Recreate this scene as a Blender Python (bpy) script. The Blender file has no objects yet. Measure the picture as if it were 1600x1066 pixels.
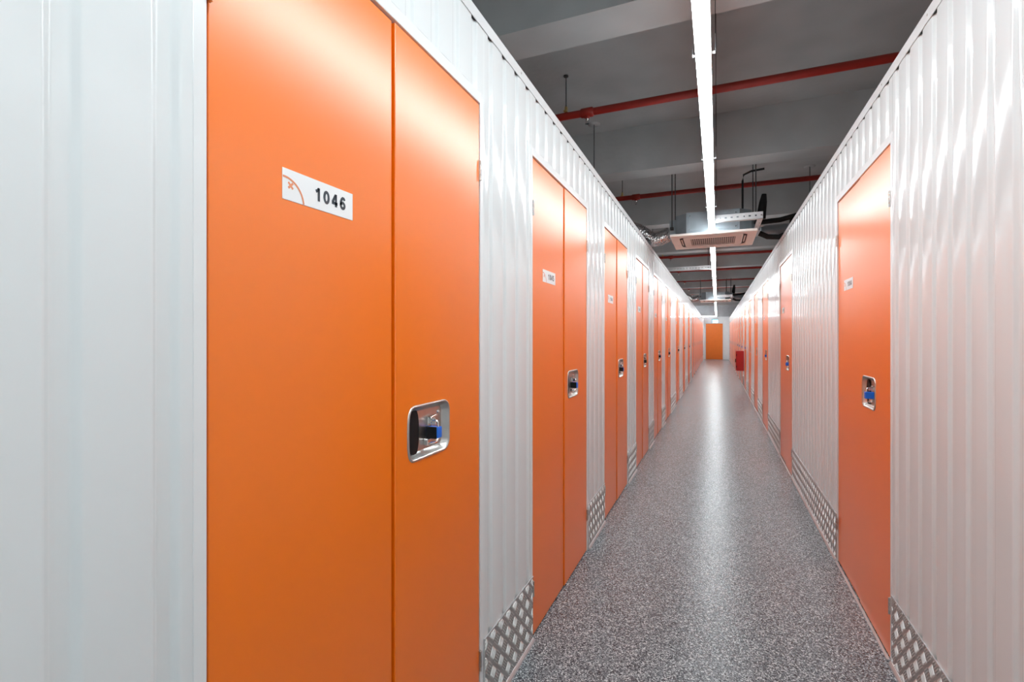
import bpy, bmesh, math, random
from mathutils import Vector, Matrix
from mathutils.geometry import tessellate_polygon
random.seed(7)
S = bpy.context.scene
C = S.collection
PI = math.pi

# ------------------------------------------------------------------ camera, world, exposure
EYE = 1.4227
cd = bpy.data.cameras.new('camera'); cam = bpy.data.objects.new('camera', cd); C.objects.link(cam)
cd.sensor_width = 36; cd.lens = 36 * 767 / 1600; cd.clip_start = 0.05
cd.shift_y = -6 / 1600
cam.location = (0, 0, EYE)
cam.rotation_euler = (PI / 2, 0, math.atan(320.5 / 767))
S.camera = cam
w = bpy.data.worlds.new('world'); S.world = w; w.use_nodes = True
w.node_tree.nodes['Background'].inputs[0].default_value = (.6, .65, .7, 1)
w.node_tree.nodes['Background'].inputs[1].default_value = 0.02
S.view_settings.view_transform = 'Standard'; S.view_settings.look = 'None'
S.view_settings.gamma = 1; S.view_settings.use_curve_mapping = False
S.view_settings.exposure = 0.86
LED_POWER = 19.0
S.cycles.use_light_tree = False; S.cycles.max_bounces = 8; S.cycles.glossy_bounces = 4; S.cycles.diffuse_bounces = 4

# ------------------------------------------------------------------ materials
M = {}
def mat(name, col, rough=.5, metal=0, var=.05, scale=6, bump=0, bscale=40, stretch=(1, 1, 1), coat=0, emis=None, estr=0, spec=.5):
    m = bpy.data.materials.new(name); m.use_nodes = True
    nt = m.node_tree; b = nt.nodes['Principled BSDF']
    b.inputs['Roughness'].default_value = rough; b.inputs['Metallic'].default_value = metal
    b.inputs['Specular IOR Level'].default_value = spec
    b.inputs['Coat Weight'].default_value = coat; b.inputs['Coat Roughness'].default_value = .06
    tc = nt.nodes.new('ShaderNodeTexCoord'); mp = nt.nodes.new('ShaderNodeMapping'); mp.inputs['Scale'].default_value = stretch
    nt.links.new(tc.outputs['Object'], mp.inputs[0])
    n = nt.nodes.new('ShaderNodeTexNoise'); n.inputs['Scale'].default_value = scale; n.inputs['Detail'].default_value = 1
    nt.links.new(mp.outputs[0], n.inputs['Vector'])
    r = nt.nodes.new('ShaderNodeValToRGB'); r.color_ramp.elements[0].position = .3; r.color_ramp.elements[1].position = .7
    r.color_ramp.elements[0].color = tuple(c * (1 - var) for c in col) + (1,)
    r.color_ramp.elements[1].color = tuple(min(1, c * (1 + var)) for c in col) + (1,)
    nt.links.new(n.outputs['Fac'], r.inputs[0]); nt.links.new(r.outputs[0], b.inputs['Base Color'])
    if bump:
        n2 = nt.nodes.new('ShaderNodeTexNoise'); n2.inputs['Scale'].default_value = bscale; n2.inputs['Detail'].default_value = 0
        nt.links.new(mp.outputs[0], n2.inputs['Vector'])
        bp = nt.nodes.new('ShaderNodeBump'); bp.inputs['Strength'].default_value = 1; bp.inputs['Distance'].default_value = bump
        nt.links.new(n2.outputs['Fac'], bp.inputs['Height']); nt.links.new(bp.outputs[0], b.inputs['Normal'])
    if emis:
        b.inputs['Emission Color'].default_value = emis + (1,); b.inputs['Emission Strength'].default_value = estr
    M[name] = m
    return m
mat('white_panel', (.755, .777, .777), .10, var=.01, scale=3, bump=.0016, bscale=3, stretch=(1.6, 1, .45))
mat('white_trim', (.79, .80, .80), .22, var=.01)
mat('orange', (.96, .192, .0005), .29, var=.015, scale=2, bump=.0004, bscale=2, spec=1.0)
mat('orange_flat', (.86, .20, .02), .5, var=.02)
mat('concrete', (.44, .45, .45), .85, var=.08, scale=2.5, bump=.002, bscale=20)
mat('concrete_beam', (.50, .51, .51), .8, var=.06, scale=3, bump=.002, bscale=20)
mat('grey_wall', (.50, .51, .53), .8, var=.05)
mat('white_wall', (.88, .89, .90), .5, var=.02)
mat('aluminium', (.42, .42, .415), .5, .6, var=.06, scale=12)
mat('aluminium_bar', (.66, .655, .64), .42, .75, var=.04, scale=30)
mat('sill_metal', (.66, .67, .68), .4, .6, var=.05, scale=12)
mat('steel', (.60, .585, .56), .30, 1, var=.05, scale=25)
mat('chrome', (.82, .82, .82), .12, 1, var=.03)
mat('zinc', (.42, .48, .52), .45, .5, var=.1, scale=7)
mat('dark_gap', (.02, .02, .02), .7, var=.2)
mat('black_plastic', (.008, .008, .009), .55, var=.2, scale=30, spec=.25)
mat('black_rubber', (.012, .012, .012), .75, var=.3, scale=20)
mat('blue_paint', (.01, .16, .72), .3, var=.05, scale=30)
mat('brass', (.80, .58, .22), .3, .9, var=.06, scale=30)
mat('sign_white', (.86, .86, .86), .4, var=.01)
mat('sign_ink', (.035, .045, .06), .5, var=.1, scale=60)
mat('sign_coral', (.80, .28, .13), .5, var=.05)
mat('red_pipe', (.33, .024, .016), .35, var=.1, scale=9)
mat('red_cabinet', (.50, .012, .012), .35, var=.04)
mat('ac_plastic', (.84, .78, .72), .4, var=.02)
mat('tray_white', (.74, .75, .76), .4, .2, var=.04)
mat('foil', (.78, .78, .78), .22, 1, var=.1, scale=30, bump=.01, bscale=45)
mat('rod', (.09, .09, .09), .5, .5, var=.2, scale=30)
mat('led', (1, 1, 1), .4, emis=(.885, .965, 1.0), estr=LED_POWER, var=0)
mat('led_cross', (1, 1, 1), .4, emis=(.885, .965, 1.0), estr=LED_POWER * 2.6, var=0)
mat('exit_face', (.6, .85, .9), .3, emis=(.45, .85, 1.0), estr=1.0, var=.02)
mat('teal_case', (.10, .42, .52), .3, var=.05)

def floor_mat():
    m = bpy.data.materials.new('flake_floor'); m.use_nodes = True; nt = m.node_tree; b = nt.nodes['Principled BSDF']
    tc = nt.nodes.new('ShaderNodeTexCoord')
    v = nt.nodes.new('ShaderNodeTexVoronoi'); v.inputs['Scale'].default_value = 225
    nt.links.new(tc.outputs['Object'], v.inputs['Vector'])
    bw = nt.nodes.new('ShaderNodeSeparateColor'); nt.links.new(v.outputs['Color'], bw.inputs[0])
    r = nt.nodes.new('ShaderNodeValToRGB'); cr = r.color_ramp; cr.interpolation = 'CONSTANT'
    cr.elements[0].position = 0; cr.elements[0].color = (.026, .031, .040, 1)
    cr.elements[1].position = .20; cr.elements[1].color = (.125, .142, .155, 1)
    for p, c in ((.45, (.195, .228, .25, 1)), (.66, (.32, .365, .39, 1)), (.84, (.66, .725, .75, 1))):
        e = cr.elements.new(p); e.color = c
    nt.links.new(bw.outputs[0], r.inputs[0]); nt.links.new(r.outputs[0], b.inputs['Base Color'])
    n = nt.nodes.new('ShaderNodeTexNoise'); n.inputs['Scale'].default_value = 55; nt.links.new(tc.outputs['Object'], n.inputs['Vector'])
    bp = nt.nodes.new('ShaderNodeBump'); bp.inputs['Distance'].default_value = .0012; nt.links.new(n.outputs['Fac'], bp.inputs['Height'])
    nt.links.new(bp.outputs[0], b.inputs['Normal'])
    b.inputs['Roughness'].default_value = .27
    M['flake_floor'] = m
floor_mat()

# ------------------------------------------------------------------ mesh helpers
class MB:
    def __init__(s): s.v = []; s.f = []; s.sm = []
    def add(s, vs, fs, smooth=False):
        o = len(s.v); s.v += [tuple(p) for p in vs]
        for f in fs: s.f.append([i + o for i in f]); s.sm.append(smooth)
        return s
    def box(s, x0, x1, y0, y1, z0, z1):
        vs = [(x, y, z) for z in (z0, z1) for y in (y0, y1) for x in (x0, x1)]
        return s.add(vs, [(0, 2, 3, 1), (4, 5, 7, 6), (0, 1, 5, 4), (2, 6, 7, 3), (1, 3, 7, 5), (0, 4, 6, 2)])
    def bbox(s, x0, x1, y0, y1, z0, z1, b=.003, seg=2):
        bm = bmesh.new(); bmesh.ops.create_cube(bm, size=1)
        for v in bm.verts: v.co = ((x0 + x1) / 2 + v.co.x * (x1 - x0), (y0 + y1) / 2 + v.co.y * (y1 - y0), (z0 + z1) / 2 + v.co.z * (z1 - z0))
        bmesh.ops.bevel(bm, geom=bm.edges[:], offset=b, segments=seg, affect='EDGES', profile=.5)
        bm.verts.index_update()
        s.add([v.co[:] for v in bm.verts], [[v.index for v in f.verts] for f in bm.faces]); bm.free(); return s
    def tube(s, pts, r, n=10, caps=True, rs=None):
        P = [Vector(p) for p in pts]; rings = []
        for i, p in enumerate(P):
            t = (P[min(i + 1, len(P) - 1)] - P[max(i - 1, 0)]).normalized()
            a = Vector((0, 0, 1)) if abs(t.z) < .9 else Vector((1, 0, 0))
            u = t.cross(a).normalized(); q = u.cross(t).normalized(); rr = rs[i] if rs else r
            rings.append([p + (u * math.cos(2 * PI * k / n) + q * math.sin(2 * PI * k / n)) * rr for k in range(n)])
        vs = [v for R in rings for v in R]
        fs = [(i * n + k, i * n + (k + 1) % n, (i + 1) * n + (k + 1) % n, (i + 1) * n + k) for i in range(len(P) - 1) for k in range(n)]
        s.add(vs, fs, True)
        if caps:
            s.add(rings[0], [list(range(n))[::-1]]); s.add(rings[-1], [list(range(n))])
        return s
    def disc_stack(s, c, axis, prof, n=14):
        c = Vector(c); ax = Vector(axis)
        return s.tube([c + ax * h for h, r in prof], 0, n, True, [r for h, r in prof])
    def poly_prism(s, pts, y0, y1):                     # closed outline in x,z extruded along y
        n = len(pts)
        s.add([(x, y0, z) for x, z in pts], [list(range(n))]); s.add([(x, y1, z) for x, z in pts], [list(range(n))[::-1]])
        vs = [(x, y, z) for y in (y0, y1) for x, z in pts]
        return s.add(vs, [(i, n + i, n + (i + 1) % n, (i + 1) % n) for i in range(n)])
    def mesh(s, name, m):
        me = bpy.data.meshes.new(name); me.from_pydata(s.v, [], s.f); me.update()
        me.polygons.foreach_set('use_smooth', s.sm)
        bm = bmesh.new(); bm.from_mesh(me); bmesh.ops.recalc_face_normals(bm, faces=bm.faces[:]); bm.to_mesh(me); bm.free()
        me.materials.append(M[m]); return me

def place(name, data, parent=None, loc=(0, 0, 0), rz=0, **tags):
    o = bpy.data.objects.new(name, data); C.objects.link(o); o.parent = parent
    o.location = loc; o.rotation_euler = (0, 0, rz)
    for k, v in tags.items():
        if v is not None: o[k] = v
    return o
def put(name, mb, m, parent=None, loc=(0, 0, 0), rz=0, **tags):
    return place(name, mb.mesh(name, m), parent, loc, rz, **tags)
def thing(name, label, cat, loc=(0, 0, 0), rz=0, group=None):
    return place(name, None, None, loc, rz, label=label, category=cat, group=group)
def arc(cx, cz, r, a0, a1, n):
    return [(cx + r * math.cos(math.radians(a0 + (a1 - a0) * i / n)), cz + r * math.sin(math.radians(a0 + (a1 - a0) * i / n))) for i in range(n + 1)]

# ------------------------------------------------------------------ layout
XL, XR = -.80, .703                 # faces of the two corridor walls
Y0, Y1 = -4.0, 33.8                 # corridor ends
DW, DT = 1.04, 2.272                # locker door width and top
WT = EYE + 1.1825                   # wall top
TRIM = .045
ZL = EYE + 1.245                    # underside of the LED lines
XLED = -.057
ZB = EYE + 1.93                     # underside of the beams
ZC = EYE + 2.44                     # ceiling slab
left_doors = [.57 + 1.594 * k for k in range(6)] + [10.80, 13.02, 15.45, 18.05, 19.6, 21.15, 22.7, 24.25, 25.8, 27.35, 28.9, 30.45]
right_doors = [2.63, 5.70, 8.22, 10.22, 12.18, 14.2, 16.1, 17.85, 19.4, 20.9, 22.4, 23.9, 25.4, 26.9, 28.4, 29.9, 31.4]

# ------------------------------------------------------------------ setting: floor, ceiling, hall walls
put('floor', MB().box(-3.6, 3.6, Y0 - .2, Y1 + .2, -.1, 0), 'flake_floor', kind='structure', label='grey speckled epoxy flake floor with soft gloss')
ceil = put('ceiling', MB().box(-3.6, 3.6, Y0 - .2, Y1 + .2, ZC, ZC + .15), 'concrete', kind='structure', label='dark grey concrete ceiling slab with cross beams')
bm_ = MB().box(-3.6, 3.6, 0, .30, ZB, ZC + .01).mesh('beam', 'concrete_beam')
for k in range(-2, 10):
    place('beam', bm_, ceil, (0, 5.80 + 2.93 * k, 0))
for nm, x0, x1 in (('wall_hall_left', -3.75, -3.6), ('wall_hall_right', 3.6, 3.75)):
    put(nm, MB().box(x0, x1, Y0 - .2, Y1 + .2, 0, ZC), 'grey_wall', kind='structure')
put('wall_behind', MB().box(-3.6, 3.6, Y0 - .2, Y0, 0, ZC), 'white_wall', kind='structure')
wb = put('wall_end', MB().box(-3.6, 3.6, Y1, Y1 + .15, 0, EYE + 1.30), 'white_wall', kind='structure', label='white end wall of the corridor around the plain orange door')
put('upper_band', MB().box(-3.6, 3.6, Y1 + .02, Y1 + .15, EYE + 1.30, ZC), 'grey_wall', wb)

# ------------------------------------------------------------------ corrugated walls
GD = .009
def profile(x0, x1, phase, pitch):
    """groove profile (x, y): flats at y=0, grooves GD deep"""
    pts = [(x0, 0.)]
    k = math.floor((x0 - phase) / pitch) - 1
    sl, fl = .010, .022
    def corner(xc, yc, d0, d1):
        out = []; r = .0035
        for i in range(5):
            t = i / 4
            p0 = Vector((xc, yc)) - Vector(d0) * r; p1 = Vector((xc, yc)); p2 = Vector((xc, yc)) + Vector(d1) * r
            q = p0 * (1 - t) ** 2 + p1 * 2 * t * (1 - t) + p2 * t * t
            out.append((q.x, q.y))
        return out
    dn = Vector((sl, GD)).normalized(); up = Vector((sl, -GD)).normalized(); h = Vector((1, 0))
    while True:
        g = phase + k * pitch; k += 1
        if g > x1: break
        w_ = pitch - 2 * sl - fl
        seq = [(g - w_ + .006 + (w_ - .012) * i / 8, -.0009 * (1 - (i / 4 - 1) ** 2)) for i in range(1, 8)] + [(g - .006, 0.)] + corner(g, 0, h, dn) + corner(g + sl, GD, dn, h) + corner(g + sl + fl, GD, h, up) + corner(g + 2 * sl + fl, 0, up, h) + [(g + 2 * sl + fl + .006, 0.)]
        seq = [p for p in seq if x0 + .001 < p[0] < x1 - .001]
        pts += seq
    # the cut ends follow the profile height at the border
    def height(x):
        u = (x - phase) % pitch
        if u < sl: return GD * u / sl
        if u < sl + fl: return GD
        if u < 2 * sl + fl: return GD * (1 - (u - sl - fl) / sl)
        return 0.
    pts[0] = (x0, height(x0)); pts.append((x1, height(x1)))
    return pts
def corrugated(x0, x1, z0, z1, phase, pitch):
    P = profile(x0, x1, phase, pitch); n = len(P); m = MB(); B = .045
    m.add([(x, y, z) for z in (z0, z1) for x, y in P], [(i, i + 1, n + i + 1, n + i) for i in range(n - 1)], True)
    for z in (z0, z1):
        m.add([(x, y, z) for x, y in P] + [(x, B, z) for x, y in P], [(i, i + 1, n + i + 1, n + i) for i in range(n - 1)])
    m.add([(x0, P[0][1], z0), (x0, B, z0), (x0, B, z1), (x0, P[0][1], z1)], [(0, 1, 2, 3)])
    m.add([(x1, P[-1][1], z0), (x1, B, z0), (x1, B, z1), (x1, P[-1][1], z1)], [(0, 1, 2, 3)])
    m.add([(x0, B, z0), (x1, B, z0), (x1, B, z1), (x0, B, z1)], [(0, 1, 2, 3)])
    return m
def tread(W, H):
    m = MB(); s = .052; r2 = math.sqrt(.5); hw = .0033; hl = .0215; y0, yt = -.0039, -.0066; mg = .004
    N = int((W + H) / s) + 4
    for i in range(-N, N + 1):
        for j in range(-N, N + 1):
            cx = (i - j) * s * r2 + W / 2; cz = (i + j) * s * r2 + .01
            if not (-s < cx < W + s and -s < cz < H + s): continue
            sg = 1 if (i + j) % 2 else -1
            d = Vector((r2, sg * r2)); q = Vector((-d.y, d.x))
            for k in range(-2, 3):
                o = Vector((cx, cz)) + q * k * .0092
                a, b = -hl, hl
                for c0, dd, lim in ((o.x, d.x, W), (o.y, d.y, H)):
                    t0, t1 = (mg - c0) / dd, (lim - mg - c0) / dd
                    a = max(a, min(t0, t1)); b = min(b, max(t0, t1))
                if b - a < .006 or not (mg < (o + d * (a + b) / 2).x < W - mg and mg < (o + d * (a + b) / 2).y < H - mg): continue
                base = [o + d * a, o + d * (a + .004) - q * hw, o + d * (b - .004) - q * hw, o + d * b, o + d * (b - .004) + q * hw, o + d * (a + .004) + q * hw]
                c = o + d * (a + b) / 2
                top = [c + (p - c) * .72 for p in base]
                vs = [(p.x, y0, p.y) for p in base] + [(p.x, yt, p.y) for p in top]
                m.add(vs, [(e, (e + 1) % 6, 6 + (e + 1) % 6, 6 + e) for e in range(6)] + [list(range(6, 12))])
    return m
KH = .288
tread_cache = {}
def kick_plate(parent, x0, x1):
    W = round(x1 - x0, 3)
    if W not in tread_cache:
        p = MB().box(0, W, -.0042, -.0012, 0, KH).mesh('kick_plate', 'aluminium')
        e = MB().box(-.001, W + .001, -.0062, -.0012, KH, KH + .003).box(-.001, .002, -.0062, -.0012, 0, KH).mesh('edge_trim', 'sill_metal')
        t = tread(W, KH).mesh('tread_bars', 'aluminium_bar')
        b = MB().add([(0, -.0012, .0), (0, -.016, 0), (0, -.014, .008), (0, -.007, .016), (0, -.0012, .018), (W, -.0012, .0), (W, -.016, 0), (W, -.014, .008), (W, -.007, .016), (W, -.0012, .018)],
                     [(0, 1, 2, 3, 4), (5, 9, 8, 7, 6), (1, 6, 7, 2), (2, 7, 8, 3), (3, 8, 9, 4), (0, 5, 6, 1)]).mesh('floor_strip', 'sill_metal')
        tread_cache[W] = (p, t, b, e)
    p, t, b, e = tread_cache[W]
    k = place('kick_plate', p, parent, (x0, 0, .012), label='aluminium checker plate kick plate')
    place('tread_bars', t, k, kind='stuff'); place('edge_trim', e, k); place('floor_strip', b, k, (0, 0, -.012))

def make_wall(name, label, X, rz, starts, phase, pitch):
    W = place(name, None, None, (X, 0, 0), rz, kind='structure', label=label)
    # starts: local x of each door's left edge, ascending; xa..xb the run of the wall in local x
    xa, xb = (Y0, Y1) if rz > 0 else (-Y1, -Y0)
    J = .025
    zt = WT - TRIM + .003
    x = xa
    for d in starts + [None]:
        x1 = (d - J) if d is not None else xb
        if x1 - x > .02:
            put('wall_panel', corrugated(x, x1, .0, zt, phase, pitch), 'white_panel', W)
            if x1 - x > .12: kick_plate(W, x + .004, x1 + (J - .004 if d is not None else 0))
        if d is None: break
        put('lintel_panel', corrugated(d - J, d + DW + J, DT + .045, zt, phase, pitch), 'white_panel', W)
        for a, b in ((d - J, d - .001), (d + DW + .001, d + DW + J)):
            put('door_jamb', MB().bbox(a, b, -.0015, .045, 0, DT + .046, .0012, 1), 'white_trim', W)
        put('door_header', MB().bbox(d - .0005, d + DW + .0005, -.0015, .045, DT + .005, DT + .0445, .0012, 1), 'white_trim', W)
        x = d + DW + J
    # top channel: lip, cap and a solid box coloured dark as the hollow's shade above the grooves
    m = MB().box(xa, xb, -.0045, -.002, WT - TRIM, WT).box(xa, xb, -.002, .05, WT - .003, WT)
    put('top_channel', m, 'white_trim', W)
    put('channel_shade', MB().box(xa, xb, -.0019, .045, zt, WT - .004), 'dark_gap', W)
    sc = MB().disc_stack((0, -.0045, 0), (0, -1, 0), [(0, .005), (.0015, .0045), (.0025, .002)], 10).mesh('screw', 'steel')
    for i in range(16):
        yy = .95 + .53 * i
        place('screw', sc, W, (yy if rz > 0 else -yy - .2, 0, WT - TRIM * .45))
    return W
wl = make_wall('wall_left', 'white ribbed metal partition wall that holds door 1046', XL, PI / 2, left_doors, .350, .1328)
wr = make_wall('wall_right', 'white ribbed metal partition wall that holds door 1004', XR, -PI / 2, sorted(-(d + DW) for d in right_doors), -1.665, .1290)

# ------------------------------------------------------------------ LED lines
def led(label, y0, y1, group='ceiling light lines', x0=None, x1=None, hang=True, glow='led'):
    if x0 is None:
        t = thing('linear_light', label, 'light', (XLED, y0, ZL), 0, group); L = y1 - y0; rz = 0
        loc = None
    else:
        t = thing('linear_light', label, 'light', (x1, y0, ZL), PI / 2, group); L = x1 - x0
    hw = .032
    put('housing', MB().box(-hw, hw, 0, L, .030, .070), 'white_trim', t)
    put('diffuser', MB().box(-hw + .001, hw - .001, .002, L - .002, 0, .0295), glow, t)
    if hang:
        cl = MB().box(-hw - .018, hw + .018, -.012, .012, .071, .074).box(hw + .016, hw + .018, -.012, .012, .074, .15).box(-hw - .018, -hw - .016, -.012, .012, .074, .10).mesh('hanger_clip', 'tray_white')
        wi = MB().tube([(0, 0, .071), (0, 0, ZC - ZL)], .002, 6).mesh('hanger_wire', 'rod')
        y = .55
        while y < L:
            place('hanger_clip', cl, t, (0, y, 0)); place('hanger_wire', wi, t, (hw + .017, y, 0)); y += 1.45
    return t
led('long white line light between the camera and the nearer air conditioner', Y0 + .1, 6.15)
led('white line light running between the two air conditioners', 7.14, 17.28)
led('white line light running from the farther air conditioner towards the end door', 18.27, 32.13)
led('short line light turned sideways over the wall near the end door', 32.15, 32.2, x0=-3.3, x1=XLED - .033, hang=False, glow='led_cross')

# ------------------------------------------------------------------ locker doors
PX0, PX1, PZ0, PZ1 = .592, .812, 1.070, 1.219
def pan_outline(off=0):
    r = .030; pc = (PZ0 + PZ1) / 2; h = (PZ1 - PZ0) / 2
    pts = arc(PX1 - r, PZ0 + r, r, -90, 0, 6) + arc(PX1 - r, PZ1 - r, r, 0, 90, 6)
    # bulged left side: two corners joined by a shallow arc
    n = 16
    lx = PX0 + .034
    pts += [(lx + .012, PZ1)]
    for i in range(n + 1):
        a = math.radians(90 + 180 * i / n)
        ca, sa = math.cos(a), math.sin(a)
        e = .62
        pts.append((lx + .034 * -abs(ca) ** e, pc + h * (abs(sa) ** .55) * (1 if sa > 0 else -1)))
    pts += [(lx + .012, PZ0)]
    q = []
    for p in pts:
        if not q or (Vector(p) - Vector(q[-1])).length > 1e-4: q.append(p)
    if (Vector(q[0]) - Vector(q[-1])).length < 1e-4: q.pop()
    if not off: return q
    out = []; N = len(q)
    for i in range(N):
        t = (Vector(q[(i + 1) % N]) - Vector(q[i - 1])).normalized()
        out.append((q[i][0] + t.y * off, q[i][1] - t.x * off))
    return out
def leaf_with_hole(x0, x1, y0, y1, z0, z1):
    m = MB(); hole = pan_outline(.001); b = .002
    outer = [(x0 + b, z0 + b), (x1 - b, z0 + b), (x1 - b, z1 - b), (x0 + b, z1 - b)]
    tri = tessellate_polygon([[Vector((x, z, 0)) for x, z in outer], [Vector((x, z, 0)) for x, z in hole[::-1]]])
    allp = outer + hole[::-1]
    m.add([(x, y0, z) for x, z in allp], [list(t) for t in tri])
    o2 = [(x0, z0), (x1, z0), (x1, z1), (x0, z1)]
    m.add([(x, y0, z) for x, z in outer] + [(x, y0 + b, z) for x, z in o2] + [(x, y1, z) for x, z in o2],
          [(i, (i + 1) % 4, 4 + (i + 1) % 4, 4 + i) for i in range(4)] + [(4 + i, 4 + (i + 1) % 4, 8 + (i + 1) % 4, 8 + i) for i in range(4)])
    return m
def pan_mesh(y):
    m = MB(); N = len(pan_outline())
    loops = [(pan_outline(.007), y - .0002), (pan_outline(.006), y - .003), (pan_outline(.003), y - .0045), (pan_outline(0), y - .003), (pan_outline(-.003), y + .002), (pan_outline(-.011), y + .015), (pan_outline(-.015), y + .018)]
    vs = [(x, yy, z) for L, yy in loops for x, z in L]
    fs = [(k * N + i, k * N + (i + 1) % N, (k + 1) * N + (i + 1) % N, (k + 1) * N + i) for k in range(len(loops) - 1) for i in range(N)]
    m.add(vs, fs, True)
    m.add([(x, y + .018, z) for x, z in loops[-1][0]], [list(range(N))])
    return m
Y2 = .001                       # face of the lock leaf
def lens():
    pc = (PZ0 + PZ1) / 2; h = .0635
    T = [math.radians(-88 + 176 * i / 14) for i in range(15)]
    L = [(PX0 + .013 + .030 * (1 - math.cos(t)), pc + h * math.sin(t)) for t in T]
    Rr = [(PX0 + .056 + .016 * math.cos(t), pc + h * math.sin(t)) for t in T[::-1]]
    return MB().poly_prism(L + Rr, Y2 + .0125, Y2 + .0179)
FL = Y2 + .018
HX = .728; HZ = 1.146            # hasp position
D = {}
D['backing_panel'] = MB().box(-.0008, DW + .0008, .040, .044, 0, DT + .004).mesh('backing_panel', 'orange')
D['sign_leaf'] = MB().bbox(.006, .5215, .006, .036, .008, DT, .002, 2).mesh('sign_leaf', 'orange')
D['lock_leaf'] = leaf_with_hole(.5305, DW - .004, Y2, .036, .008, DT).mesh('lock_leaf', 'orange')
D['handle_pan'] = pan_mesh(Y2).mesh('handle_pan', 'steel')
D['finger_pocket'] = lens().mesh('finger_pocket', 'black_plastic')
D['hasp'] = MB().bbox(HX - .012, HX + .03, FL - .003, FL, HZ + .006, HZ + .034, .001, 1).bbox(HX - .006, HX - .002, FL - .026, FL, HZ + .010, HZ + .028, .001, 1).tube([(HX - .012, FL - .010, HZ + .030), (HX + .022, FL - .010, HZ + .034)], .004, 8).mesh('hasp', 'chrome')
D['latch_lever'] = MB().bbox(HX - .034, HX - .012, FL - .016, FL, HZ - .050, HZ - .030, .002, 1).tube([(HX - .022, FL - .016, HZ - .046), (HX, FL - .024, HZ - .046), (HX + .016, FL - .018, HZ - .040)], .005, 8).mesh('latch_lever', 'chrome')
D['rivet'] = MB().disc_stack((0, 0, 0), (0, -1, 0), [(0, .007), (.003, .0062), (.005, .003)], 12).mesh('rivet', 'chrome')
def hinge_mesh():
    m = MB()
    for k in range(4): m.disc_stack((0, -.002, .0185 * k), (0, 0, 1), [(0, .0048), (.0160, .0048)], 10)
    m.box(-.0055, .0055, .0, .0035, 0, .074)
    return m
D['hinge'] = hinge_mesh().mesh('hinge', 'steel')
SW, SH = .206, .0635
D['sign_plate'] = MB().bbox(0, SW, -.0012, 0, 0, SH, .0004, 1).mesh('sign_plate', 'sign_white')
def ring_logo():
    cx, cz, r0, r1 = .004, -.005, .0490, .0532
    a = []
    for i in range(161):
        t = math.radians(-10 + 115 * i / 160)
        a.append((cx, cz, t))
    m = MB(); inn = []; out = []
    for cx, cz, t in a:
        for L, r in ((inn, r0), (out, r1)): L.append((cx + r * math.cos(t), cz + r * math.sin(t)))
    vs, fs = [], []
    keep = [i for i in range(161) if min(inn[i][0], out[i][0]) >= 0.0004 and min(inn[i][1], out[i][1]) >= .0004]
    P = [inn[i] for i in keep] + [out[i] for i in reversed(keep)]
    n = len(keep)
    m.add([(x, -.0016, z) for x, z in P], [(i, i + 1, 2 * n - 2 - i, 2 * n - 1 - i) for i in range(n - 1)])
    return m
D['logo_ring'] = ring_logo().mesh('logo_ring', 'sign_coral')
def cross_logo():
    m = MB()
    for sg in (1, -1):
        d = Vector((math.sqrt(.5), sg * math.sqrt(.5))); q = Vector((-d.y, d.x)); c = Vector((.0205, .0310))
        pts = [c + d * .0085 + q * .0023, c + d * .0085 - q * .0023, c - d * .0085 - q * .0023, c - d * .0085 + q * .0023]
        m.add([(p.x, -.0016 - .0001 * sg, p.y) for p in pts], [(0, 1, 2, 3)])
    return m
D['logo_cross'] = cross_logo().mesh('logo_cross', 'sign_coral')
def ell(cx, cz, rx, rz_, a0, a1, n=18):
    return [(cx + rx * math.cos(math.radians(a0 + (a1 - a0) * i / n)), cz + rz_ * math.sin(math.radians(a0 + (a1 - a0) * i / n))) for i in range(n + 1)]
GLYPH = {'0': [ell(.31, .5, .21, .40, 0, 360, 28)],
 '1': [[(.40, 0), (.40, 1.0)], [(.10, .70), (.27, .78), (.40, .95)]],
 '2': [ell(.31, .68, .21, .22, 170, -30, 14) + [(.36, .42), (.12, .14)], [(.03, .10), (.58, .10)]],
 '3': [ell(.29, .70, .19, .20, 165, -80, 14), ell(.29, .31, .22, .21, 85, -165, 16)],
 '4': [[(.44, 0), (.44, 1.0)], [(.40, .93), (.08, .34)], [(.0, .28), (.62, .28)]],
 '5': [[(.56, .90), (.18, .90), (.11, .50)], ell(.30, .32, .21, .225, 130, -160, 18)],
 '6': [ell(.32, .31, .20, .22, 0, 360, 24), [(.12, .32), (.12, .55), (.19, .78), (.32, .90), (.45, .88), (.53, .75)]],
 '7': [[(.04, .90), (.56, .90), (.38, .58), (.26, .0)]],
 '8': [ell(.31, .73, .17, .18, 0, 360, 20), ell(.31, .30, .21, .21, 0, 360, 22)],
 '9': [ell(.30, .69, .20, .22, 0, 360, 24), [(.50, .68), (.50, .45), (.43, .22), (.30, .10), (.17, .12), (.09, .25)]]}
def number_mesh(txt):
    m = MB(); H = .0290; W = .0295; x = .0855; hw = .0033; y = -.0016
    for ch in txt:
        for st in GLYPH[ch]:
            P = [Vector((x + a * W * 1.02, .0182 + b * H)) for a, b in st]
            cl = (P[0] - P[-1]).length < 1e-5
            L, Rr = [], []
            for i, p in enumerate(P):
                a = P[i - 1] if i else (P[-2] if cl else p); b = P[i + 1] if i < len(P) - 1 else (P[1] if cl else p)
                d0 = (p - a).normalized() if a != p else (b - p).normalized(); d1 = (b - p).normalized() if b != p else d0
                t = (d0 + d1).normalized(); q = Vector((-t.y, t.x)); k = hw / max(.5, q.dot(Vector((-d1.y, d1.x))))
                L.append(p + q * k); Rr.append(p - q * k)
            n = len(P)
            m.add([(v.x, y, v.y) for v in L + Rr], [(i, i + 1, n + i + 1, n + i) for i in range(n - 1)])
        x += .0255
    return m.mesh('number', 'sign_ink')

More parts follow.
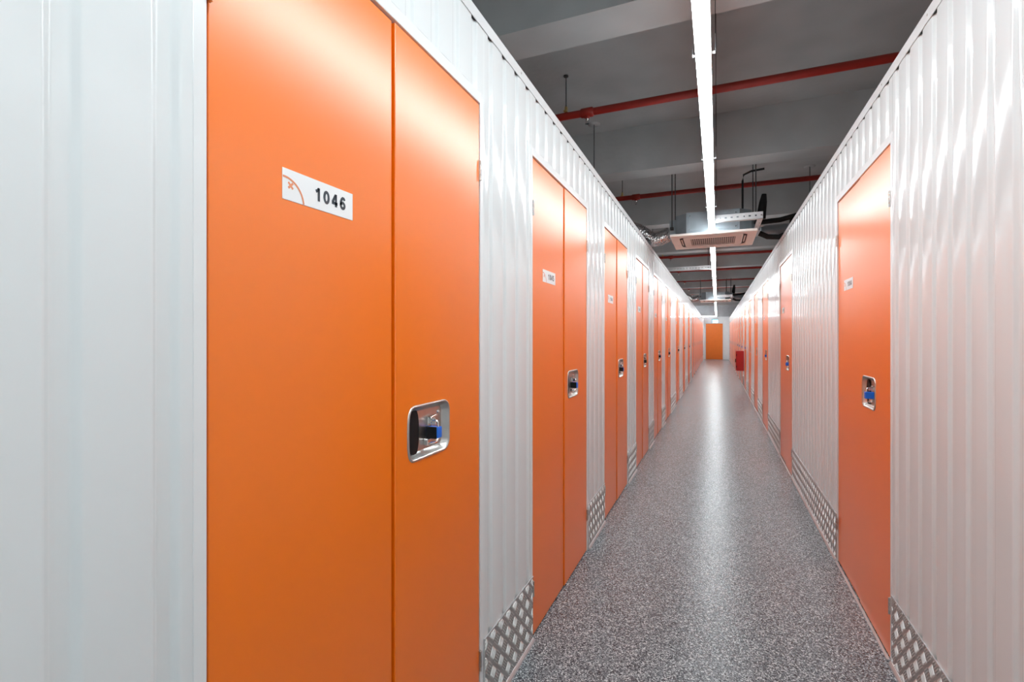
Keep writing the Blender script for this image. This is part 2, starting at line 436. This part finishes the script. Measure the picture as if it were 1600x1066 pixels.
# padlock meshes, origin at the shackle's top
def padlock_meshes(bodym):
    body = MB().bbox(-.013, .013, -.040, -.002, -.046, -.012, .003, 2).mesh('lock_body', bodym)
    cover = MB().bbox(-.0175, -.0132, -.037, .000, -.047, -.011, .002, 2).mesh('lock_cover', 'black_plastic')
    pts = [(0, -.033, -.014)] + [(0, -.0205 + .0125 * math.cos(math.radians(180 - 180 * i / 8)), -.004 + .0125 * math.sin(math.radians(180 - 180 * i / 8))) for i in range(9)] + [(0, -.008, -.014)]
    sh = MB().tube(pts, .0032, 8).mesh('shackle', 'chrome')
    return body, cover, sh
LOCKS = {'blue': padlock_meshes('blue_paint'), 'brass': padlock_meshes('brass'), 'black': padlock_meshes('black_plastic')}

ORD = ['first', 'second', 'third', 'fourth', 'fifth', 'sixth', 'seventh', 'eighth', 'ninth', 'tenth', 'eleventh', 'twelfth', 'thirteenth', 'fourteenth', 'fifteenth', 'sixteenth', 'seventeenth', 'eighteenth']
def locker_door(i, side, y, num):
    if side == 'L': loc, rz = (XL, y, 0), PI / 2
    else: loc, rz = (XR, y + DW, 0), -PI / 2
    if side == 'L':
        lab = {0: 'largest orange double locker door, close to the camera, with sign 1046',
               1: 'orange double locker door with sign 1045, just beyond door 1046'}.get(i, '%s orange double locker door along the wall of door 1046' % ORD[i])
    else:
        lab = {0: 'nearest orange double locker door on the wall facing door 1046, with sign 1004'}.get(i, '%s orange double locker door along the wall facing door 1046' % ORD[i])
    t = thing('locker_door', lab, 'door', loc, rz, 'orange locker doors along the corridor')
    place('backing_panel', D['backing_panel'], t)
    l1 = place('sign_leaf', D['sign_leaf'], t, label='orange leaf with the number sign')
    l2 = place('lock_leaf', D['lock_leaf'], t, label='orange leaf with the recessed handle')
    pan = place('handle_pan', D['handle_pan'], t, label='recessed stainless steel handle pan')
    if i < 7:
        place('finger_pocket', D['finger_pocket'], pan); place('hasp', D['hasp'], pan); place('latch_lever', D['latch_lever'], pan)
        for dx, dz in ((.778, 1.188), (.778, 1.102)): place('rivet', D['rivet'], pan, (dx, FL, dz))
        for x in (.0015, DW - .0015):
            for z in (.205, 1.995): place('hinge', D['hinge'], t, (x, -.002, z))
        sp = place('sign_plate', D['sign_plate'], t, (.161, .0059, 1.7015), label='white sign with number ' + num)
        place('number', number_mesh(num), sp); place('logo_ring', D['logo_ring'], sp); place('logo_cross', D['logo_cross'], sp)
    elif i < 12:
        place('finger_pocket', D['finger_pocket'], pan)
        place('sign_plate', D['sign_plate'], t, (.161, .0059, 1.7015))
    # padlock
    kind = {('L', 3): 'brass', ('R', 3): None, ('R', 4): None, ('L', 6): 'black', ('L', 7): 'black'}.get((side, i), 'blue')
    if kind and i < 9:
        c, s_ = math.cos(rz), math.sin(rz); lx, ly, lz = HX - .004, FL - .001, HZ + .016
        wl_ = Vector(loc) + Vector((lx * c - ly * s_, lx * s_ + ly * c, lz))
        w_ = {'L': 'door 1046', 'R': 'door 1004'}[side]
        plab = {'blue': 'blue padlock with black cover', 'brass': 'brass padlock', 'black': 'black padlock'}[kind]
        if i == 0: plab += {'L': ' on the largest locker door, close to the camera', 'R': ' on the nearest locker door of the opposite wall'}[side]
        elif i == 1 and side == 'L': plab += ' in the handle recess of door 1045'
        else: plab += ' on the %s locker door along the wall %s' % (ORD[i], 'of door 1046' if side == 'L' else 'facing door 1046')
        p = thing('padlock', plab, 'padlock', wl_, rz, 'padlocks on the locker doors')
        for nm, me in zip(('lock_body', 'lock_cover', 'shackle'), LOCKS[kind]): place(nm, me, p)
for i, y in enumerate(left_doors): locker_door(i, 'L', y, str(1046 - i))
for i, y in enumerate(right_doors): locker_door(i, 'R', y, str(1004 + i))
# door sills of the wall on the 1004 side
for y in right_doors[:7]:
    put('door_sill', MB().bbox(-y - DW, -y, -.014, .0, 0, .006, .002, 1), 'sill_metal', wr)

# ------------------------------------------------------------------ end wall: door, exit sign
d = place('door_1', None, None, (-.17, Y1, 0), 0, kind='structure', label='plain single orange door in the white end wall', category='door')
put('leaf', MB().bbox(-.495, .495, -.02, -.001, .01, 2.28, .003, 1), 'orange_flat', d)
put('frame', MB().bbox(-.535, -.499, -.03, -.001, 0, 2.32, .003, 1).bbox(.499, .535, -.03, -.001, 0, 2.32, .003, 1).bbox(-.499, .499, -.03, -.001, 2.284, 2.32, .003, 1), 'white_trim', d)
hd = put('handle', MB().disc_stack((-.41, -.02, 1.09), (0, -1, 0), [(0, .028), (.012, .028), (.03, .012), (.05, .012), (.055, .026), (.075, .022)], 14), 'chrome', d, label='chrome door knob')
e = thing('exit_sign', 'small pale cyan illuminated sign box above the orange end door', 'sign', (-.13, Y1 - .001, EYE + .905))
put('case', MB().bbox(-.185, .185, -.07, 0, 0, .245, .006, 1), 'teal_case', e)
put('lit_face', MB().bbox(-.155, .183, -.078, -.0705, .004, .205, .003, 1), 'exit_face', e)

# ------------------------------------------------------------------ red fire hose cabinet
fc = thing('fire_cabinet', 'red metal fire cabinet mounted on the ribbed wall past the sixth door', 'cabinet', (XR, 15.36, .465))
put('body', MB().bbox(-.19, -.001, 0, .62, 0, .565, .006, 2), 'red_cabinet', fc)
dr = put('cabinet_door', MB().bbox(-.204, -.191, .012, .608, .012, .553, .004, 1), 'red_cabinet', fc)
put('handle', MB().bbox(-.225, -.205, .06, .085, .24, .34, .004, 1), 'black_plastic', dr)
put('hinge', MB().disc_stack((-.197, -.004, .09), (0, 0, 1), [(0, .008), (.06, .008)], 10).disc_stack((-.197, -.004, .42), (0, 0, 1), [(0, .008), (.06, .008)], 10), 'black_plastic', dr)

# ------------------------------------------------------------------ sprinkler pipes
ZP = EYE + 2.06; RP = .033
pm = MB().tube([(-3.58, 0, 0), (3.58, 0, 0)], RP, 16).mesh('pipe', 'red_pipe')
tee = MB().tube([(-.06, 0, 0), (-.05, 0, 0), (.05, 0, 0), (.06, 0, 0)], 0, 16, True, [RP + .003, RP + .010, RP + .010, RP + .003]).disc_stack((0, 0, -.02), (0, 0, -1), [(0, .024), (.03, .024), (.035, .018)], 14).mesh('tee_fitting', 'red_pipe')
head = MB().disc_stack((0, 0, -.052), (0, 0, -1), [(0, .014), (.012, .014), (.014, .008), (.03, .006)], 12).tube([(-.012, 0, -.064), (-.016, 0, -.085), (-.006, 0, -.10)], .003, 6).tube([(.012, 0, -.064), (.016, 0, -.085), (.006, 0, -.10)], .003, 6).disc_stack((0, 0, -.10), (0, 0, -1), [(0, .018), (.003, .018)], 14).mesh('sprinkler_head', 'chrome')
rod = MB().tube([(0, 0, RP + .05), (0, 0, ZC - ZP)], .005, 8).disc_stack((0, 0, ZC - ZP), (0, 0, -1), [(0, .022), (.012, .022)], 12).mesh('hanger_rod', 'rod')
clamp = MB().bbox(-.016, .016, -RP - .006, RP + .006, RP - .002, RP + .012, .002, 1).bbox(-.012, .012, -.012, .012, RP + .010, RP + .055, .003, 1).mesh('pipe_clamp', 'brass')
for k in range(-1, 9):
    y = 4.42 + 2.94 * k
    if k < 0: lab = None
    nm = ['nearest red sprinkler pipe crossing the ceiling above door 1045', 'second red sprinkler pipe crossing just before the nearer air conditioner'] + ['%s red sprinkler pipe crossing the ceiling, counted from the camera' % ORD[j] for j in range(2, 9)]
    if k < 0: continue
    p = thing('sprinkler_pipe', nm[k], 'pipe', (0, y, ZP), 0, 'red sprinkler pipes under the ceiling')
    place('pipe', pm, p)
    for x in (-1.30, 1.9): place('hanger_rod', rod, p, (x, 0, 0)); place('pipe_clamp', clamp, p, (x, 0, 0))
    for x in (-1.10, 2.1): place('tee_fitting', tee, p, (x, 0, 0)); place('sprinkler_head', head, p, (x, 0, 0))

# ------------------------------------------------------------------ ceiling cassette air conditioners
def rounded_rect(hx, hy, r, n=5):
    P = []
    for cx, cy, a0 in ((hx - r, hy - r, 0), (-hx + r, hy - r, 90), (-hx + r, -hy + r, 180), (hx - r, -hy + r, 270)):
        P += arc(cx, cy, r, a0, a0 + 90, n)
    return P
ZA = EYE + 1.203
def octagon(h, c, z0, z1):
    P = [(h - c, -h), (h, -h + c), (h, h - c), (h - c, h), (-h + c, h), (-h, h - c), (-h, -h + c), (-h + c, -h)]
    m = MB(); m.add([(x, y, z) for z in (z0, z1) for x, y in P], [(i, (i + 1) % 8, 8 + (i + 1) % 8, 8 + i) for i in range(8)] + [list(range(8)), list(range(8, 16))])
    return m
def ac_parts():
    A = {}
    # panel: outer frame ring with a rounded centre opening; all z up from the underside (0)
    m = MB(); O = rounded_rect(.475, .475, .012); I = rounded_rect(.385, .385, .10); n = len(O)
    loops = [(O, .028), (O, .006), (rounded_rect(.468, .468, .010), .0), (I, -.004), (rounded_rect(.378, .378, .095), .004), (rounded_rect(.378, .378, .095), .03)]
    m.add([(x, y, z) for L, z in loops for x, y in L], [(k * n + i, k * n + (i + 1) % n, (k + 1) * n + (i + 1) % n, (k + 1) * n + i) for k in range(len(loops) - 1) for i in range(n)])
    A['panel'] = m.mesh('panel', 'ac_plastic')
    m = MB(); O = rounded_rect(.335, .335, .07); n = len(O); I = rounded_rect(.255, .255, .012)
    loops = [(O, .03), (O, .002), (rounded_rect(.325, .325, .064), -.005), (I, -.005), (I, .03)]
    m.add([(x, y, z) for L, z in loops for x, y in L], [(k * n + i, k * n + (i + 1) % n, (k + 1) * n + (i + 1) % n, (k + 1) * n + i) for k in range(len(loops) - 1) for i in range(n)])
    A['centre_frame'] = m.mesh('centre_frame', 'ac_plastic')
    A['dark_core'] = MB().box(-.379, .379, -.379, .379, .011, .034).mesh('dark_core', 'dark_gap')
    A['louver_x'] = MB().bbox(-.27, .27, -.004, .004, .005, .009, .001, 1).mesh('louver', 'ac_plastic')
    A['louver_y'] = MB().bbox(-.008, .008, -.20, .20, .003, .007, .002, 1).mesh('louver', 'ac_plastic')
    A['slat'] = MB().box(-.254, .254, -.010, .010, -.004, -.0025).mesh('slat', 'ac_plastic')
    A['crossbar'] = MB().box(-.0028, .0028, -.254, .254, -.0035, -.0022).mesh('crossbar', 'ac_plastic')
    A['body'] = octagon(.42, .13, .034, .282).bbox(-.27, .27, -.424, -.42, .06, .26, .003, 1).mesh('body', 'zinc')
    A['side_box'] = MB().bbox(-.50, -.421, -.20, .20, .04, .26, .004, 1).bbox(.421, .52, -.18, .24, .06, .25, .004, 1).mesh('side_box', 'zinc')
    A['access_cover'] = MB().bbox(-.19, .05, -.428, -.4245, .13, .21, .002, 1).mesh('access_cover', 'zinc')
    A['screw'] = MB().disc_stack((0, 0, 0), (0, -1, 0), [(0, .007), (.004, .005)], 8).mesh('screw', 'chrome')
    A['hanger_rod'] = MB().tube([(0, 0, .16), (0, 0, ZC - ZA)], .006, 8).bbox(-.02, .02, -.03, .03, .13, .165, .003, 1).mesh('hanger_rod', 'rod')
    return A
AC = ac_parts()
def tray(y, label):
    """white perforated angle: one arm across the corridor, one along it"""
    t = thing('cable_tray', label, 'tray', (0, y, EYE + 1.275), 0, 'white perforated trays beside the air conditioners')
    m = MB()
    # arm across: web with a row of slots (built from strips)
    def web(a0, a1, along):
        n = int((a1 - a0) / .055); p = (a1 - a0) / n
        def b(u0, u1, z0, z1):
            if along == 'x': m.box(u0, u1, 0, .003, z0, z1)
            else: m.box(.452, .455, u0, u1, z0, z1)
        b(a0, a1, 0, .030); b(a0, a1, .046, .075)
        for i in range(n):
            b(a0 + i * p, a0 + i * p + p - (.022 if i % 4 else .012), .030, .046)
    web(-.02, .455, 'x'); web(0, .88, 'y')
    m.box(-.02, .455, 0, .045, 0, .003).box(.40, .455, .045, .88, 0, .003)
    put('tray_web', m, 'tray_white', t)
    put('bolt', MB().tube([(.43, .2, -.015), (.43, .2, .02)], .008, 8).tube([(.44, .55, .03), (.50, .55, .03)], .006, 8), 'chrome', t)
def air_con(y, far):
    lab = 'white ceiling cassette air conditioner with grille, %s' % ('second one along the corridor' if far else 'nearer of the two')
    t = thing('air_conditioner', lab, 'air conditioner', (-.05, y + .475, ZA), 0, 'ceiling air conditioners')
    pn = place('panel', AC['panel'], t); cf = place('centre_frame', AC['centre_frame'], t)
    place('dark_core', AC['dark_core'], t)
    for yy in (-.357, .357): place('louver', AC['louver_x'], t, (0, yy, 0))
    for xx in (-.357, .357): place('louver', AC['louver_y'], t, (xx, 0, 0))
    for k in range(6): place('slat', AC['slat'], cf, (0, -.24 + .096 * k, 0))
    for k in range(21): place('crossbar', AC['crossbar'], cf, (-.24 + .024 * k, 0, 0))
    bd = place('body', AC['body'], t); place('side_box', AC['side_box'], t); place('access_cover', AC['access_cover'], bd)
    for x in (-.25, .25):
        for z in (.08, .24): place('screw', AC['screw'], bd, (x, -.424, z))
    for x in (-.47, .47):
        for yy in (-.22, .30): place('hanger_rod', AC['hanger_rod'], t, (x, yy, 0))
    where = 'the farther air conditioner' if far else 'the nearer air conditioner'
    # flexible foil duct towards the wall of door 1046
    P = []; R = []; n = 150
    ctrl = [Vector((-.515, 0, .13)), Vector((-.72, -.02, .07)), Vector((-.92, -.05, .20)), Vector((-1.20, -.08, .26)), Vector((-1.75, -.10, .24)), Vector((-2.4, -.1, .22))]
    for i in range(n):
        u = i / (n - 1) * (len(ctrl) - 1); k = min(int(u), len(ctrl) - 2); f = u - k
        p0, p1, p2, p3 = ctrl[max(k - 1, 0)], ctrl[k], ctrl[k + 1], ctrl[min(k + 2, len(ctrl) - 1)]
        P.append(.5 * ((2 * p1) + (p2 - p0) * f + (2 * p0 - 5 * p1 + 4 * p2 - p3) * f * f + (3 * p1 - p0 - 3 * p2 + p3) * f ** 3))
        R.append(.088 + (.008 if i % 2 else -.004) + random.uniform(-.003, .003))
    fd = put('flexible_duct', MB().tube(P, 0, 20, True, R), 'foil', None, (-.05, y + .475, ZA), label='crinkled silver foil duct beside ' + where, category='duct', group='foil ducts')
    # insulated refrigerant and drain pipes towards the wall of door 1004
    rp = thing('insulated_pipe', 'black insulated pipe with a hanging loop beside ' + where, 'pipe', (-.05, y + .475, ZA), 0, 'black insulated pipes')
    put('upper_run', MB().tube([(.53, .05, .20), (.75, .05, .21), (.95, .02, .25), (1.3, 0, .27), (2.6, 0, .27)], .030, 12), 'black_rubber', rp)
    put('drain_loop', MB().tube([(.53, .12, .08), (.62, .12, .03), (.74, .11, .015), (.84, .10, .05), (.88, .09, .12), (.885, .08, .22), (.93, .06, .26)], .032, 12), 'black_rubber', rp)
    put('supply_duct', MB().tube([(.56, .32, .14), (1.0, .32, .15), (2.4, .32, .15)], .07, 14), 'zinc', rp)
    put('riser', MB().tube([(.545, .05, .24), (.55, .04, .32), (.565, .02, .44), (.575, .01, .53)], 0, 12, True, [.05, .05, .042, .026]), 'black_rubber', rp)
    # conduit that drops from the beam
    cdt = put('conduit', MB().tube([(.33, -.18, .284), (.33, -.18, .66), (.34, -.19, .73), (.42, -.2, .76), (.56, -.22, .765)], .012, 10), 'black_rubber', None, (-.05, y + .475, ZA), label='thin black conduit rising from ' + where, category='conduit', group='black conduits')
    tray(y - .28, 'white perforated cable tray bent around ' + where)
air_con(6.17, False)
air_con(17.3, True)

# long perforated tray on the 1046 side, between the air conditioners
t = thing('cable_tray', 'long white perforated tray crossing above the wall of door 1046 between the air conditioners', 'tray', (0, 10.2, EYE + 1.31), 0)
m = MB()
m.box(-1.6, -.09, 0, .003, 0, .030).box(-1.6, -.09, 0, .003, .046, .075).box(-1.6, -.09, 0, .045, 0, .003)
for i in range(27): m.box(-1.6 + i * .056, -1.6 + i * .056 + .036, 0, .003, .030, .046)
put('tray_web', m, 'tray_white', t)
put('hanger_rod', MB().tube([(-1.2, .02, .0), (-1.2, .02, ZC - EYE - 1.31)], .005, 8).tube([(-.16, .02, .0), (-.16, .02, ZC - EYE - 1.31)], .005, 8), 'rod', t)

# loose threaded rods with ceiling plates seen over the walls
def hang(x, y, zb, label):
    t = thing('threaded_rod', label, 'rod', (x, y, ZC), 0, 'thin rods hanging from the ceiling')
    put('rod', MB().tube([(0, 0, 0), (0, 0, zb - ZC)], .005, 8), 'rod', t)
    put('ceiling_plate', MB().disc_stack((0, 0, 0), (0, 0, -1), [(0, .07), (.006, .07), (.008, .02)], 18), 'concrete', t)
hang(-1.30, 5.55, 2.7, 'thin rod hanging above the wall of door 1046 behind the nearest red pipe')
hang(1.22, 8.1, 2.5, 'thin rod hanging above the wall facing door 1046')
hang(-1.45, 3.55, 2.7, 'thin rod hanging above the wall of door 1046 before the nearest red pipe')
